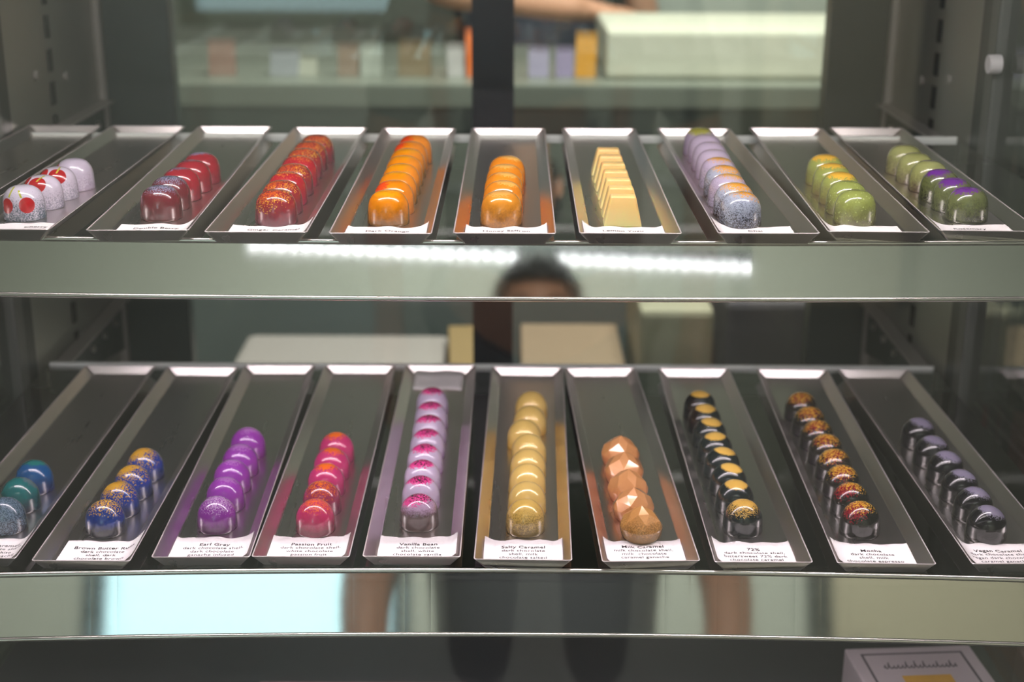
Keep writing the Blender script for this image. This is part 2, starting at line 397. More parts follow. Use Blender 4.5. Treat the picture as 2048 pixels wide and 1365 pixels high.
# ---------------------------------------------------------------- trays
TW, TL, TH = .075, .4405, .009
def rrect(w, l, r, z, n=4):
    if l > TL-.0046: pass
    else: l = TL-(TL-l)*.5                      # the end walls stand steeper than the long sides
    out = []
    for cx, cy, a0 in ((w/2-r, l/2-r, 0), (-w/2+r, l/2-r, 90), (-w/2+r, -l/2+r, 180), (w/2-r, -l/2+r, 270)):
        for k in range(n+1):
            a = R(a0+90*k/n); out.append(Vector((cx+r*math.cos(a), cy+r*math.sin(a), z)))
    return out
def tray_mesh():
    rings = [rrect(TW-.0166, TL-.0166, .0015, 0), rrect(TW-.0156, TL-.0156, .0015, 0), rrect(TW-.0006, TL-.0006, .0022, TH-.0006), rrect(TW, TL, .0024, TH-.0002), rrect(TW-.0004, TL-.0004, .0024, TH),
             rrect(TW-.0018, TL-.0018, .002, TH), rrect(TW-.0022, TL-.0022, .002, TH-.0004), rrect(TW-.0180, TL-.0180, .0016, .0016), rrect(TW-.0196, TL-.0196, .0014, .0011)]
    V = [v for r_ in rings for v in r_]; n = len(rings[0]); F = []
    for i in range(len(rings)-1):
        for k in range(n): F.append((i*n+k, i*n+(k+1) % n, (i+1)*n+(k+1) % n, (i+1)*n+k))
    F.append(tuple(range(n))[::-1]); F.append(tuple((len(rings)-1)*n+k for k in range(n)))
    me = mesh('serving_tray', V, F)
    bm = bmesh.new(); bm.from_mesh(me); bmesh.ops.recalc_face_normals(bm, faces=bm.faces); bm.to_mesh(me); bm.free()
    me.materials.append(M_TRAY); me.materials.append(M_RIM_LIT)
    for p in me.polygons:
        if 2*n <= p.index < 6*n: p.material_index = 1
    return me
TRAY = tray_mesh()

# ---------------------------------------------------------------- bonbon shapes
def lathe(name, prof, seg=40):
    V = []; F = []
    for r_, z in prof[:-1]:
        for k in range(seg):
            a = 2*math.pi*k/seg; V.append((r_*math.cos(a), r_*math.sin(a), z))
    V.append((0, 0, prof[-1][1])); top = len(V)-1
    n = len(prof)-1
    for i in range(n-1):
        for k in range(seg): F.append((i*seg+k, i*seg+(k+1) % seg, (i+1)*seg+(k+1) % seg, (i+1)*seg+k))
    for k in range(seg): F.append(((n-1)*seg+k, (n-1)*seg+(k+1) % seg, top))
    F.append(tuple(range(seg))[::-1])
    me = mesh(name, V, F, True); return me
def dome_profile(Rb, H, zs, n, taper):
    p = [(Rb-.0006, 0), (Rb, .0006)]
    for i in range(1, 5): p.append((Rb*(1-taper*(zs*i/4)/H), max(.0012, zs*i/4)))
    for i in range(1, 15):
        a = (math.pi/2)*i/15; u = math.sin(a)**(2/n); z = zs+(H-zs)*u
        rr = (1-u**n)**(1/n); p.append((Rb*(1-taper*z/H)*rr, z))
    p.append((0, H)); return p
ROUND = dome_profile(.0162, .0262, .0105, 2.05, .09)
SQUAT = dome_profile(.0164, .0255, .0095, 2.7, .08)
def hull(name, pts, flat_from, bevel=0):
    bm = bmesh.new()
    for p in pts: bm.verts.new(p)
    bmesh.ops.convex_hull(bm, input=bm.verts)
    bmesh.ops.dissolve_limit(bm, angle_limit=R(1.0), verts=bm.verts, edges=bm.edges)
    if bevel: bmesh.ops.bevel(bm, geom=list(bm.edges), offset=bevel, segments=3, profile=.5, affect='EDGES', clamp_overlap=True)
    for f in bm.faces: f.smooth = f.calc_center_median().z < flat_from
    me = bpy.data.meshes.new(name); bm.to_mesh(me); bm.free(); return me
def gem_mesh():
    pts = []
    for (r_, z, n, ph) in ((.0148, 0, 28, 0), (.0160, .003, 28, 0), (.0171, .008, 28, 0), (.0171, .0105, 28, 0)):
        pts += [(r_*math.cos(2*math.pi*k/n+ph), r_*math.sin(2*math.pi*k/n+ph), z) for k in range(n)]
    pts += [(.0150*math.cos(R(60*k+30)), .0150*math.sin(R(60*k+30)), .0168) for k in range(6)]
    pts += [(.0084*math.cos(R(60*k)), .0084*math.sin(R(60*k)), .0226) for k in range(6)]
    pts.append((0, 0, .0272))
    return hull('gem_bonbon', pts, .0098, 0)
def lemon_mesh():
    a, b, c, d, H = .0148, .0098, .0096, .0062, .0236
    pts = [(sx*a, sy*b, 0) for sx in (-1, 1) for sy in (-1, 1)]+[(sx*c, sy*d, H) for sx in (-1, 1) for sy in (-1, 1)]
    me = hull('lemon_bonbon', pts, 9, .0017)
    for p in me.polygons: p.use_smooth = True
    return me

# ---------------------------------------------------------------- bonbon coatings
G = (232, 178, 66)
MT = {
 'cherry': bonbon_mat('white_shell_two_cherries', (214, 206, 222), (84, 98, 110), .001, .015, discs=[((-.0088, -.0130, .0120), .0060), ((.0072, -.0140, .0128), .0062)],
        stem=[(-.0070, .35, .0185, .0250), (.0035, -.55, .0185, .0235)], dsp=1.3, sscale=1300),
 'cherry2': bonbon_mat('white_shell_cherries_on_top', (216, 206, 222), (140, 136, 152), .000, .012, discs=[((-.0105, -.0062, .0205), .0066), ((.0020, -.0100, .0190), .0072)],
        stem=[(-.0010, .6, .0225, .0262)], dsp=1.2, sscale=1300),
 'cherry3': bonbon_mat('lilac_shell_cherry_edge', (206, 196, 214), (160, 146, 166), .000, .012, discs=[((-.0135, -.0040, .0190), .0050)], dsp=.9, sscale=1300),
 'raspberry': bonbon_mat('dark_raspberry_shell', (112, 34, 46), (92, 46, 50), .004, .018, splash=(70, 74, 98), sc=(-.001, .005, .0285), sr=.0120, soft=.8, flake=(150, 150, 176), fr=.0125, fc=(0, .002, .0275), fscale=1700, fsoft=.4),
 'raspberry2': bonbon_mat('red_raspberry_shell', (158, 34, 50), (120, 40, 54), .002, .016, splash=(148, 144, 178), sc=(-.004, .006, .0275), sr=.0095, soft=.9),
 'ginger': bonbon_mat('crimson_shell_gold_dust', (150, 30, 46), (100, 44, 58), .002, .017, flake=[(G, (-.002, -.003, .027), .0150, .55), ((206, 92, 36), (-.003, -.002, .027), .0125, .5)], fscale=1300, dsp=.3),
 'ginger2': bonbon_mat('crimson_shell_sparse_gold', (178, 26, 46), (130, 30, 56), .002, .017, flake=(232, 140, 52), fc=(.001, .002, .028), fr=.0105, fsoft=.7, fscale=1300, dsp=.3),
 'orange': bonbon_mat('orange_shell', (236, 142, 20), (118, 78, 18), .003, .017, splash=(240, 160, 30), sr=.010, dsp=.25),
 'orange2': bonbon_mat('orange_shell_coral_patch', (234, 138, 20), (168, 96, 20), .002, .015, splash=(240, 84, 44), sc=(-.010, -.006, .020), sr=.0095, soft=.5, dsp=.2),
 'saffron': bonbon_mat('saffron_shell', (238, 158, 58), (142, 96, 44), .002, .018, splash=(250, 186, 98), sc=(0, 0, .027), sr=.0105, soft=.4, dsp=.4, metal=.1),
 'saffron2': bonbon_mat('burnt_saffron_shell', (238, 148, 50), (208, 104, 40), .002, .014, splash=(248, 190, 102), sc=(.002, 0, .027), sr=.010, soft=.4, dsp=.3),
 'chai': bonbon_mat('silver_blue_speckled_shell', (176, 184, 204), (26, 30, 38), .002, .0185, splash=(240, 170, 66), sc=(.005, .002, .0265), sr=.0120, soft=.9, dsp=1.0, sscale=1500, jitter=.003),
 'chai2': bonbon_mat('lilac_shell_amber_top', (192, 180, 206), (110, 108, 124), .000, .016, splash=(236, 176, 80), sc=(.003, .003, .0275), sr=.0120, soft=.7, dsp=1.2, sscale=1500),
 'chai3': bonbon_mat('pale_lilac_shell', (196, 184, 208), (140, 124, 146), .000, .014, splash=(210, 196, 206), sc=(.003, .004, .0275), sr=.010, soft=.4, dsp=.4),
 'chai4': bonbon_mat('lilac_shell_olive_top', (176, 166, 190), (134, 120, 142), .000, .018, splash=(168, 170, 80), sc=(.000, -.001, .0275), sr=.0125, soft=.4, dsp=.4),
 'green': bonbon_mat('leaf_green_shell', (150, 162, 84), (88, 86, 52), .001, .019, dsp=.35, grain=.04),
 'green2': bonbon_mat('leaf_green_shell_yellow_top', (156, 166, 88), (104, 96, 60), .001, .017, splash=(240, 190, 72), sc=(-.001, .001, .0275), sr=.0125, soft=.4, dsp=.35),
 'herb': bonbon_mat('moss_green_shell_purple_top', (104, 112, 66), (48, 50, 32), .001, .018, splash=(112, 44, 150), sc=(-.003, -.001, .0265), sr=.0110, soft=.45, dsp=.7),
 'herb2': bonbon_mat('sage_shell_purple_rim', (164, 168, 108), (88, 76, 60), .001, .018, splash=(140, 88, 168), sc=(.001, .009, .0265), sr=.0100, soft=.45, dsp=.5),
 'teal': bonbon_mat('slate_blue_speckled_shell', (66, 92, 108), (40, 44, 62), .004, .018, flake=(120, 140, 160), fc=(0, -.008, .014), fr=.016, fscale=1700, fsoft=.45, dsp=.8),
 'teal2': bonbon_mat('teal_green_shell', (30, 112, 112), (30, 44, 66), .003, .017, splash=(84, 112, 120), sc=(.008, .002, .022), sr=.009, soft=.3, dsp=.3),
 'teal3': bonbon_mat('ocean_blue_shell', (24, 84, 140), (26, 34, 84), .003, .016, splash=(34, 116, 112), sc=(.001, .004, .027), sr=.0115, soft=.3, dsp=.3),
 'rum': bonbon_mat('royal_blue_shell_gold_dust', (18, 50, 130), (52, 52, 62), .006, .0125, flake=[(G, (.002, .002, .0285), .0150, .55)], fscale=1300, dsp=.3),
 'rum2': bonbon_mat('royal_blue_shell_gold_patch', (22, 56, 146), (30, 34, 78), .004, .014, splash=(222, 168, 54), sc=(-.006, .002, .0265), sr=.0100, soft=.7, flake=(214, 164, 60), fc=(-.002, -.002, .026), fr=.013, fscale=1300, dsp=.3),
 'earl': bonbon_mat('violet_shell_silver_dust', (140, 44, 156), (92, 38, 92), .004, .0145, flake=(206, 170, 214), fc=(.001, .001, .0285), fr=.0135, fscale=1700, fsoft=.6, dsp=.25),
 'earl2': bonbon_mat('violet_shell', (156, 58, 176), (112, 36, 116), .003, .014, splash=(182, 116, 196), sc=(.001, .003, .028), sr=.010, soft=.7, dsp=.25),
 'passion': bonbon_mat('raspberry_pink_shell', (204, 48, 104), (128, 50, 70), .005, .0145, flake=(250, 120, 50), fc=(0, .001, .0285), fr=.0135, fscale=1700, fsoft=.6, dsp=.25),
 'passion2': bonbon_mat('raspberry_pink_shell_orange_top', (206, 52, 118), (142, 38, 84), .004, .014, splash=(250, 116, 34), sc=(.001, .002, .0285), sr=.0095, soft=.7, dsp=.25),
 'passion3': bonbon_mat('plum_shell_orange_dust', (160, 40, 84), (120, 34, 72), .004, .015, flake=(244, 122, 34), fc=(0, 0, .0285), fr=.0150, fscale=1300, fsoft=.6, dsp=.25),
 'vanilla': bonbon_mat('brown_shell_lilac_cap', (190, 158, 190), (92, 70, 70), .0135, .0200, splash=[((242, 80, 160), (-.003, .002, .0275), .0145, .3)], flake=(44, 14, 34), fc=(.001, .001, .0280), fr=.0105, fscale=1500, fsoft=.45, dsp=.5, jitter=.0006),
 'vanilla2': bonbon_mat('lilac_shell_pink_cap', (214, 196, 226), (150, 116, 150), .001, .011, splash=[((250, 70, 158), (-.001, .003, .0280), .0138, .3)], flake=(60, 8, 44), fc=(.001, .000, .0285), fr=.0080, fscale=1500, fsoft=.45, dsp=.3, jitter=.0006),
 'salty': bonbon_mat('gold_shell_olive_front', (240, 200, 108), (126, 104, 52), .006, .019, dsp=1.0, sscale=1500, metal=.12),
 'salty2': bonbon_mat('butter_gold_shell', (246, 210, 124), (196, 150, 66), .001, .012, dsp=.3, metal=.08),
 'milk': bonbon_mat('bronze_gold_faceted_shell', (226, 164, 96), (140, 104, 54), .008, .019, dsp=.9, sscale=1500, metal=.12, rough=.14),
 'milk2': bonbon_mat('copper_peach_faceted_shell', (232, 168, 112), (204, 126, 88), .002, .016, dsp=.4, metal=.12, rough=.14),
 'dark72': bonbon_mat('black_shell_gold_cap', (16, 28, 34), (16, 20, 28), .003, .014, splash=(240, 192, 92), sc=(.003, .002, .0285), sr=.0122, soft=.35, flake=(226, 180, 88), fc=(.0, -.002, .026), fr=.0125, fscale=1900, fsoft=.35, dsp=.2),
 'dark72b': bonbon_mat('black_shell_gold_disc', (16, 30, 34), (14, 20, 26), .003, .014, splash=(246, 200, 100), sc=(.001, -.001, .0280), sr=.0112, soft=.10, dsp=.2),
 'mocha': bonbon_mat('black_shell_red_gold_dust', (22, 24, 22), (24, 20, 26), .003, .014, splash=(140, 18, 40), sc=(-.006, -.004, .0235), sr=.0100, soft=.9, flake=[(G, (.000, .003, .0285), .0125, .5)], fscale=1300, dsp=.2),
 'mocha2': bonbon_mat('black_shell_heavy_gold_dust', (28, 24, 22), (26, 18, 30), .003, .014, splash=(130, 22, 36), sc=(-.002, -.004, .0255), sr=.0095, soft=.9, flake=[(G, (-.002, .003, .0285), .0135, .6)], fscale=1300, dsp=.2),
 'vegan': bonbon_mat('black_shell_pewter_cap', (18, 18, 24), (22, 20, 24), .003, .014, splash=(146, 136, 166), sc=(.004, .002, .0275), sr=.0128, soft=.22, flake=(150, 145, 165), fc=(.003, 0, .0245), fr=.0105, fscale=1900, fsoft=.25, dsp=.2, jitter=.001),
}
def lemon_mat():
    t = NT('lemon_white_chocolate'); tc = t.node('ShaderNodeTexCoord')
    sep = t.node('ShaderNodeSeparateXYZ'); t.t.links.new(tc.outputs['Object'], sep.inputs[0])
    nz = t.node('ShaderNodeTexNoise', i_Vector=tc.outputs['Object'], i_Scale=60.0)
    g = t.math('MULTIPLY_ADD', t.math('SUBTRACT', nz.outputs[0], .5), .5, t.math('DIVIDE', sep.outputs[2], .016), clamp=True)
    c = t.mix(g, lin((250, 236, 166)), lin((255, 214, 138)))
    b = t.bsdf(Base__Color=c, Roughness=.36, Coat__Weight=.2, Coat__Roughness=.2, Subsurface__Weight=.25, Subsurface__Scale=.004)
    return t.m
MT['lemon'] = lemon_mat()
SHAPES = {}
def bonbon_mesh(shape, mat):
    k = (shape, mat)
    if k not in SHAPES:
        me = {'round': lambda: lathe('bonbon', ROUND), 'squat': lambda: lathe('bonbon', SQUAT), 'gem': gem_mesh, 'lemon': lemon_mesh}[shape]()
        me.materials.append(MT[mat]); SHAPES[k] = me
    return SHAPES[k]

# ---------------------------------------------------------------- paper labels
LW, LD = .061, .0375
def paper_z(x, y, ph):
    """Height of the paper above the tray floor: flat in the middle, creeping up the tray walls, a little wavy on its back edge."""
    e = max(0.0, abs(x)-.022)/.0146
    k = min(1, max(0, (y/LD)))
    return .0004+e*e*.0090+(.00035*math.sin(x*260+ph)+.00035*math.sin(x*140+ph*2)+.0005)*k*k
def paper_mesh(ph, xo):
    nx, ny = 64, 14; V = []; F = []
    for j in range(ny+1):
        for i in range(nx+1):
            x = -LW/2+LW*i/nx; y = LD*j/ny; fray = .0006*math.sin(x*330+ph) if j == ny else 0
            V.append((x, y+fray, paper_z(x+xo, y, ph)))
    n = len(V); V += [(v[0], v[1], v[2]-.00015) for v in V]
    q = nx+1
    for j in range(ny):
        for i in range(nx):
            a = j*q+i; F.append((a, a+1, a+q+1, a+q)); F.append((n+a, n+a+q, n+a+q+1, n+a+1))
    edge = [i for i in range(q)]+[j*q+nx for j in range(1, ny+1)]+[ny*q+i for i in range(nx-1, -1, -1)]+[j*q for j in range(ny-1, 0, -1)]
    for a, b in zip(edge, edge[1:]+edge[:1]): F.append((a, n+a, n+b, b))
    return mesh('label_paper', V, F, False)
def text_mesh(body, size, bold):
    c = bpy.data.curves.new('t', 'FONT'); c.body = body; c.size = size; c.align_x = 'CENTER'; c.align_y = 'CENTER'
    c.resolution_u = 3; c.offset = .00007 if bold else .00002
    c.space_character = 1.06
    o = bpy.data.objects.new('t', c); COL.objects.link(o)
    dg = bpy.context.evaluated_depsgraph_get(); me = bpy.data.meshes.new_from_object(o.evaluated_get(dg))
    bpy.data.objects.remove(o); return me
def make_card(mid, ang, z, title, lines, label, dxo, group, rot=0, tdy=.0125, tx=0):
    """The card lies on the floor of its tray with its front edge against the front wall."""
    ph = random.uniform(0, 6)
    c = Matrix.Rotation(ang, 3, 'Z') @ Vector((dxo, -TL/2+.0103, 0))
    o = empty('flavour_label', W(mid[0]+c.x, mid[1]+c.y, z+.0011), ang+rot, label=label, cat='label', group=group)
    pm = paper_mesh(ph, dxo); link('paper', pm, M_PAPER, o)
    V = []; F = []
    y = LD-tdy
    for k, ln in enumerate([title]+lines):
        if not ln: y -= .0057; continue
        me = text_mesh(ln, .0058 if k == 0 else .0053, k == 0)
        b = len(V)
        for v in me.vertices:
            xx = v.co.x+tx; yy = y+v.co.y
            V.append((xx, yy, paper_z(xx+dxo, yy, ph)+.0002))
        F += [tuple(b+i for i in p.vertices) for p in me.polygons]
        bpy.data.meshes.remove(me); y -= .0057
    if V: link('lettering', mesh('lettering', V, F), M_INK, o)
    return o

# tray number: (x, y, turn), bonbon centres front to back
UP = {
 0:((-0.4575,1.2290,0.00),[]),
 1:((-0.3732,1.2294,-0.38),[(-0.3783,1.079),(-0.3753,1.1161),(-0.3736,1.1494),(-0.3703,1.1856)]),
 2:((-0.2782,1.2283,1.31),[(-0.2723,1.0795),(-0.273,1.1145),(-0.2717,1.1476),(-0.2697,1.1805),(-0.2689,1.2145)]),
 3:((-0.1857,1.2246,-0.15),[(-0.1808,1.0660),(-0.1817,1.1002),(-0.1824,1.1334),(-0.1822,1.1675),(-0.1828,1.2025),(-0.183,1.2371),(-0.1828,1.2711),(-0.181,1.3048)]),
 4:((-0.0952,1.2223,-0.09),[(-0.0949,1.067),(-0.0935,1.1022),(-0.0931,1.1355),(-0.0926,1.1695),(-0.0928,1.2047),(-0.0925,1.238),(-0.0923,1.272),(-0.0904,1.3052)]),
 5:((-0.0049,1.2243,-0.12),[(-0.0082,1.0654),(-0.0073,1.1022),(-0.0071,1.1354),(-0.0061,1.1690),(-0.0046,1.2056)]),
 6:((0.0872,1.2262,-0.22),[(0.0844,1.0630),(0.085,1.0939),(0.0851,1.1256),(0.0852,1.1572),(0.0851,1.1891),(0.0851,1.2215),(0.0851,1.2549)]),
 7:((0.1862,1.2282,0.31),[(0.175,1.0659),(0.1749,1.0990),(0.1749,1.1330),(0.176,1.1687),(0.1766,1.2034),(0.1777,1.2402),(0.179,1.2766),(0.1796,1.3141),(0.1795,1.351)]),
 8:((0.2745,1.2341,-1.48),[(0.265,1.0751),(0.2658,1.1085),(0.2677,1.143),(0.269,1.1794),(0.2712,1.2182)]),
 9:((0.3578,1.2383,-1.50),[(0.3549,1.0861),(0.3539,1.1212),(0.3534,1.1563),(0.3545,1.1937),(0.3524,1.2283),(0.353,1.2663)]),
}
LO = {
 1:((-0.4114,1.1905,-0.22),[(-0.4053,1.0388),(-0.4066,1.0778),(-0.4064,1.1142)]),
 2:((-0.3241,1.1869,-0.16),[(-0.3243,1.0348),(-0.3221,1.0701),(-0.3198,1.1043),(-0.3185,1.1416)]),
 3:((-0.2398,1.1940,1.08),[(-0.2366,1.0423),(-0.2372,1.0805),(-0.2383,1.117),(-0.2376,1.1516),(-0.2379,1.1912)]),
 4:((-0.1597,1.1954,-0.05),[(-0.1568,1.0383),(-0.1561,1.0738),(-0.157,1.1103),(-0.1566,1.1446),(-0.1565,1.1807)]),
 5:((-0.0751,1.1964,-0.09),[(-0.0742,1.0488),(-0.075,1.0849),(-0.0758,1.1188),(-0.0758,1.1546),(-0.0757,1.1901),(-0.0759,1.2249),(-0.0762,1.2595),(-0.0771,1.2981)]),
 6:((0.0131,1.1919,-0.95),[(0.0118,1.0401),(0.0135,1.0742),(0.014,1.1112),(0.0148,1.1442),(0.016,1.1786),(0.0122,1.214),(0.0177,1.2495),(0.0195,1.2888)]),
 7:((0.0999,1.1907,1.79),[(0.1039,1.0279),(0.1005,1.0636),(0.0988,1.1005),(0.0983,1.1386),(0.0979,1.1755)]),
 8:((0.1916,1.1899,0.10),[(0.1868,1.0412),(0.1861,1.0798),(0.1857,1.1144),(0.1851,1.1499),(0.1838,1.1849),(0.1835,1.2206),(0.1834,1.2557),(0.1833,1.2925)]),
 9:((0.2896,1.1883,-1.25),[(0.2806,1.0385),(0.2809,1.0749),(0.2819,1.1113),(0.2828,1.1472),(0.283,1.1815),(0.282,1.2157),(0.2815,1.2504),(0.2815,1.2897)]),
 10:((0.3833,1.1892,0.86),[(0.3799,1.0316),(0.3803,1.0675),(0.38,1.1036),(0.3795,1.1439),(0.3772,1.1792),(0.3771,1.2233)]),
}
D = 'dark chocolate shell,'
# (shelf, tray): name of the row, shape, coating front to back, colour words, title, lines, card x offset, text offset
INFO = {
 ('u', 0): ('empty', None, [], '', None, [], 0, 0),
 ('u', 1): ('Cherry', 'squat', ['cherry', 'cherry2', 'cherry2', 'cherry3'], ['white bonbon painted with two red cherries', 'white bonbon with red cherries across its top', 'pale bonbon with red cherries on top', 'lilac white bonbon with a sliver of red'], 'Cherry', [], .004, .011),
 ('u', 2): ('Double Berry', 'squat', ['raspberry', 'raspberry', 'raspberry2', 'raspberry2', 'raspberry2'], 'raspberry red bonbon dusted slate grey', 'Double Berry', [], .0075, -.002),
 ('u', 3): ('Ginger Caramel', 'squat', ['ginger', 'ginger', 'ginger2', 'ginger', 'ginger2', 'ginger', 'ginger', 'ginger'], 'crimson bonbon dusted with gold', 'Ginger Caramel', [], .005, .002),
 ('u', 4): ('Dark Orange', 'squat', ['orange', 'orange2', 'orange', 'orange', 'orange', 'orange', 'orange2', 'orange2'], 'glossy orange bonbon', 'Dark Orange', [], .002, 0),
 ('u', 5): ('Honey Saffron', 'squat', ['saffron', 'saffron2', 'saffron2', 'saffron2', 'saffron2'], 'saffron orange bonbon with pale gold top', 'Honey Saffron', [], .001, 0),
 ('u', 6): ('Lemon Yuzu', 'lemon', ['lemon']*7, 'creamy yellow wedge shaped bonbon', 'Lemon Yuzu', [], -.003, 0),
 ('u', 7): ('Chai', 'squat', ['chai', 'chai', 'chai2', 'chai', 'chai2', 'chai3', 'chai3', 'chai3', 'chai4'], 'silver lilac speckled bonbon', 'Chai', [], -.006, .002),
 ('u', 8): ('green', 'squat', ['green', 'green', 'green2', 'green2', 'green2'], ['plain leaf green bonbon', 'leaf green bonbon', 'green bonbon with amber crown', 'green bonbon with yellow crown', 'green bonbon with orange yellow crown'], '', ['.'], -.006, -.008),
 ('u', 9): ('Rosemary', 'squat', ['herb', 'herb', 'herb', 'herb2', 'herb2', 'herb2'], 'moss green bonbon with purple crown', 'Rosemary', [], -.005, 0),
 ('l', 1): ('blue', 'round', ['teal', 'teal2', 'teal3'], ['speckled slate blue bonbon', 'glossy teal green bonbon', 'glossy ocean blue bonbon'], 'Vanilla Caramel', ['dark chocolate shell,', 'caramel, white', 'chocolate ganache'], .008, .0005),
 ('l', 2): ('Brown Butter Rum', 'round', ['rum', 'rum2', 'rum2', 'rum2'], 'royal blue bonbon dusted with gold', 'Brown Butter Rum', ['dark chocolate', 'shell, dark', 'chocolate brown'], .0065, .0015),
 ('l', 3): ('Earl Grey', 'round', ['earl', 'earl2', 'earl2', 'earl2', 'earl2'], 'violet bonbon with silvery top', 'Earl Grey', [D, 'dark chocolate', 'ganache infused'], .003, .001),
 ('l', 4): ('Passion Fruit', 'round', ['passion', 'passion3', 'passion2', 'passion2', 'passion2'], 'raspberry pink bonbon with orange top', 'Passion Fruit', [D, 'white chocolate', 'passion fruit'], .0025, .001),
 ('l', 5): ('Vanilla Bean', 'round', ['vanilla']+['vanilla2']*7, 'lilac bonbon with hot pink crown', 'Vanilla Bean', ['dark chocolate', 'shell, white', 'chocolate vanilla'], .003, 0),
 ('l', 6): ('Salty Caramel', 'round', ['salty']+['salty2']*7, 'golden yellow bonbon', 'Salty Caramel', ['dark chocolate', 'shell, milk', 'chocolate salted'], 0, 0),
 ('l', 7): ('Milk Caramel', 'gem', ['milk', 'milk2', 'milk2', 'milk2', 'milk2'], 'faceted copper gold bonbon', 'Milk Caramel', ['milk chocolate shell,', 'milk  chocolate', 'caramel ganache'], -.002, 0),
 ('l', 8): ('72%', 'round', ['dark72']+['dark72b']*7, 'black bonbon with gold cap', '72%', [D, 'bittersweet 72% dark', 'chocolate caramel'], -.003, .001),
 ('l', 9): ('Mocha', 'round', ['mocha', 'mocha', 'mocha2', 'mocha2', 'mocha2', 'mocha2', 'mocha2', 'mocha2'], 'black bonbon speckled red and gold', 'Mocha', ['dark chocolate', 'shell, milk', 'chocolate espresso'], -.004, 0),
 ('l', 10): ('Vegan Caramel', 'round', ['vegan']*6, 'black bonbon with pewter cap', 'Vegan Caramel', [D, 'vegan dark chocolate', 'caramel ganache'], -.005, 0),
}
ORD = ['frontmost', 'second from the front', 'third from the front', 'fourth from the front', 'fifth from the front', 'sixth from the front', 'seventh from the front', 'eighth from the front', 'rearmost']
NTH = ['leftmost', 'second', 'third', 'fourth', 'fifth', 'sixth', 'seventh', 'eighth', 'ninth', 'tenth']
for sh, DD, zz in (('u', UP, H2), ('l', LO, 0.0)):
    shelf = 'upper shelf' if sh == 'u' else 'lower shelf'
    for k in sorted(DD):
        (mx, my, an), row = DD[k]; an = R(an)
        nm, shape, coats, words, title, lines, cxo, txo = INFO[(sh, k)]
        t = link('serving_tray', TRAY); t.location = W(mx, my, zz+.0001); t.rotation_euler = (0, 0, an)
        what = {('u', 0): 'empty stainless tray at the left end of the upper shelf', ('u', 8): 'stainless tray of green bonbons on the upper shelf', ('l', 1): 'stainless tray of blue and teal bonbons at the left of the lower shelf'}.get((sh, k), f'long stainless tray holding the {nm} bonbons on the {shelf}')
        tag(t, what, 'tray', f'stainless trays on the {shelf}')
        n = len(row)
        rowname = {('u', 8): 'green row', ('l', 1): 'blue row'}.get((sh, k), f'{nm} tray')
        for i, (x, y) in enumerate(row):
            o = link('bonbon', bonbon_mesh(shape, coats[i])); o.location = W(x, y, zz+.0012)
            rz = 0 if shape == 'lemon' else random.uniform(-.25, .25)
            if shape == 'gem': rz = [R(8), R(-14), R(20), R(-5), R(12)][i]
            if coats[i].startswith('cherry'): rz = [0, R(-12), R(8), 0][i]
            if shape == 'lemon': rz = an+random.uniform(-.02, .02)
            o.rotation_euler = (0, 0, rz)
            wd = words[i] if isinstance(words, list) else words
            pos = 'rearmost' if i == n-1 else ORD[i]
            tag(o, f'{wd}, {pos} in the {rowname}', 'chocolate', f'bonbons in the {rowname}')
        if title is not None:
            lab = {('u', 8): 'white paper label without visible words in front of the green bonbons', ('l', 1): 'white paper label cut by the frame edge below the blue bonbons'}.get((sh, k), f'white paper label reading {title} at the front of its tray')
            make_card((mx, my), an, zz, title, lines, lab, cxo, f'paper labels on the {shelf}', tdy=.0098 if (sh, k) == ('l', 7) else (.0125 if (sh, k) != ('u', 1) else .0118), tx=txo)
# loose second papers
def loose(mid, loc, rz, wd, dp, label):
    o = empty('paper_slip', W(*loc), rz, label=label, cat='paper')
    V = []; F = []; n = 12
    for j in range(5):
        for i in range(n+1):
            x = -wd/2+wd*i/n; y = dp*j/4; V.append((x, y, .0004+.004*max(0, (j-2)/2)**2+.0005*math.sin(x*200)))
    for j in range(4):
        for i in range(n): a = j*(n+1)+i; F.append((a, a+1, a+n+2, a+n+1))
    me = mesh('sheet', V, F, True); s = link('sheet', me, M_PAPER, o)
    md = s.modifiers.new('thick', 'SOLIDIFY'); md.thickness = .0002; md.offset = 1
    return o
loose(None, (-.0755, 1.362, .0014), 0, .050, .046, 'small blank paper slip curling at the back end of the Vanilla Bean tray')

# ---------------------------------------------------------------- goods on the bottom deck
def px_box(name, loc, rz, w_, d_, h_, mat, bevel=.002, **kw):
    o = empty(name, W(*loc), rz, **kw)
    MB().box((-w_/2, -d_/2, 0), (w_/2, d_/2, h_)).build('carton', mat, o, bevel); return o
M_WHITEBOX = simple('white_card', (206, 192, 198), .5)
M_GREYLINE = simple('grey_print', (96, 88, 94), .6)
M_GOLDPRINT = simple('golden_print', (222, 168, 62), .5, noise=.15, scale=40)
gb = px_box('gift_box', (.385, 1.135, ZD+.0005), R(4), .122, .135, .040, M_WHITEBOX, label='white gift box with dark border and script lettering on the bottom deck', cat='gift box')
zt = .0403; e = .0005
m = MB(); bw, bd, lw = .098, .112, .0022
for a, b in (((-bw/2, bd/2-lw), (bw/2, bd/2)), ((-bw/2, -bd/2), (bw/2, -bd/2+lw)), ((-bw/2, -bd/2), (-bw/2+lw, bd/2)), ((bw/2-lw, -bd/2), (bw/2, bd/2))):
    m.box((a[0], a[1], zt-.0002), (b[0], b[1], zt+.0001))
m.build('printed_border', M_GREYLINE, gb)
MB().box((-.022, -.04, zt-.0002), (.024, .016, zt+.0002)).build('printed_picture', M_GOLDPRINT, gb)
cu = bpy.data.curves.new('script', 'CURVE'); cu.dimensions = '3D'; cu.bevel_depth = .00055
pts = []
rr = random.Random(3)
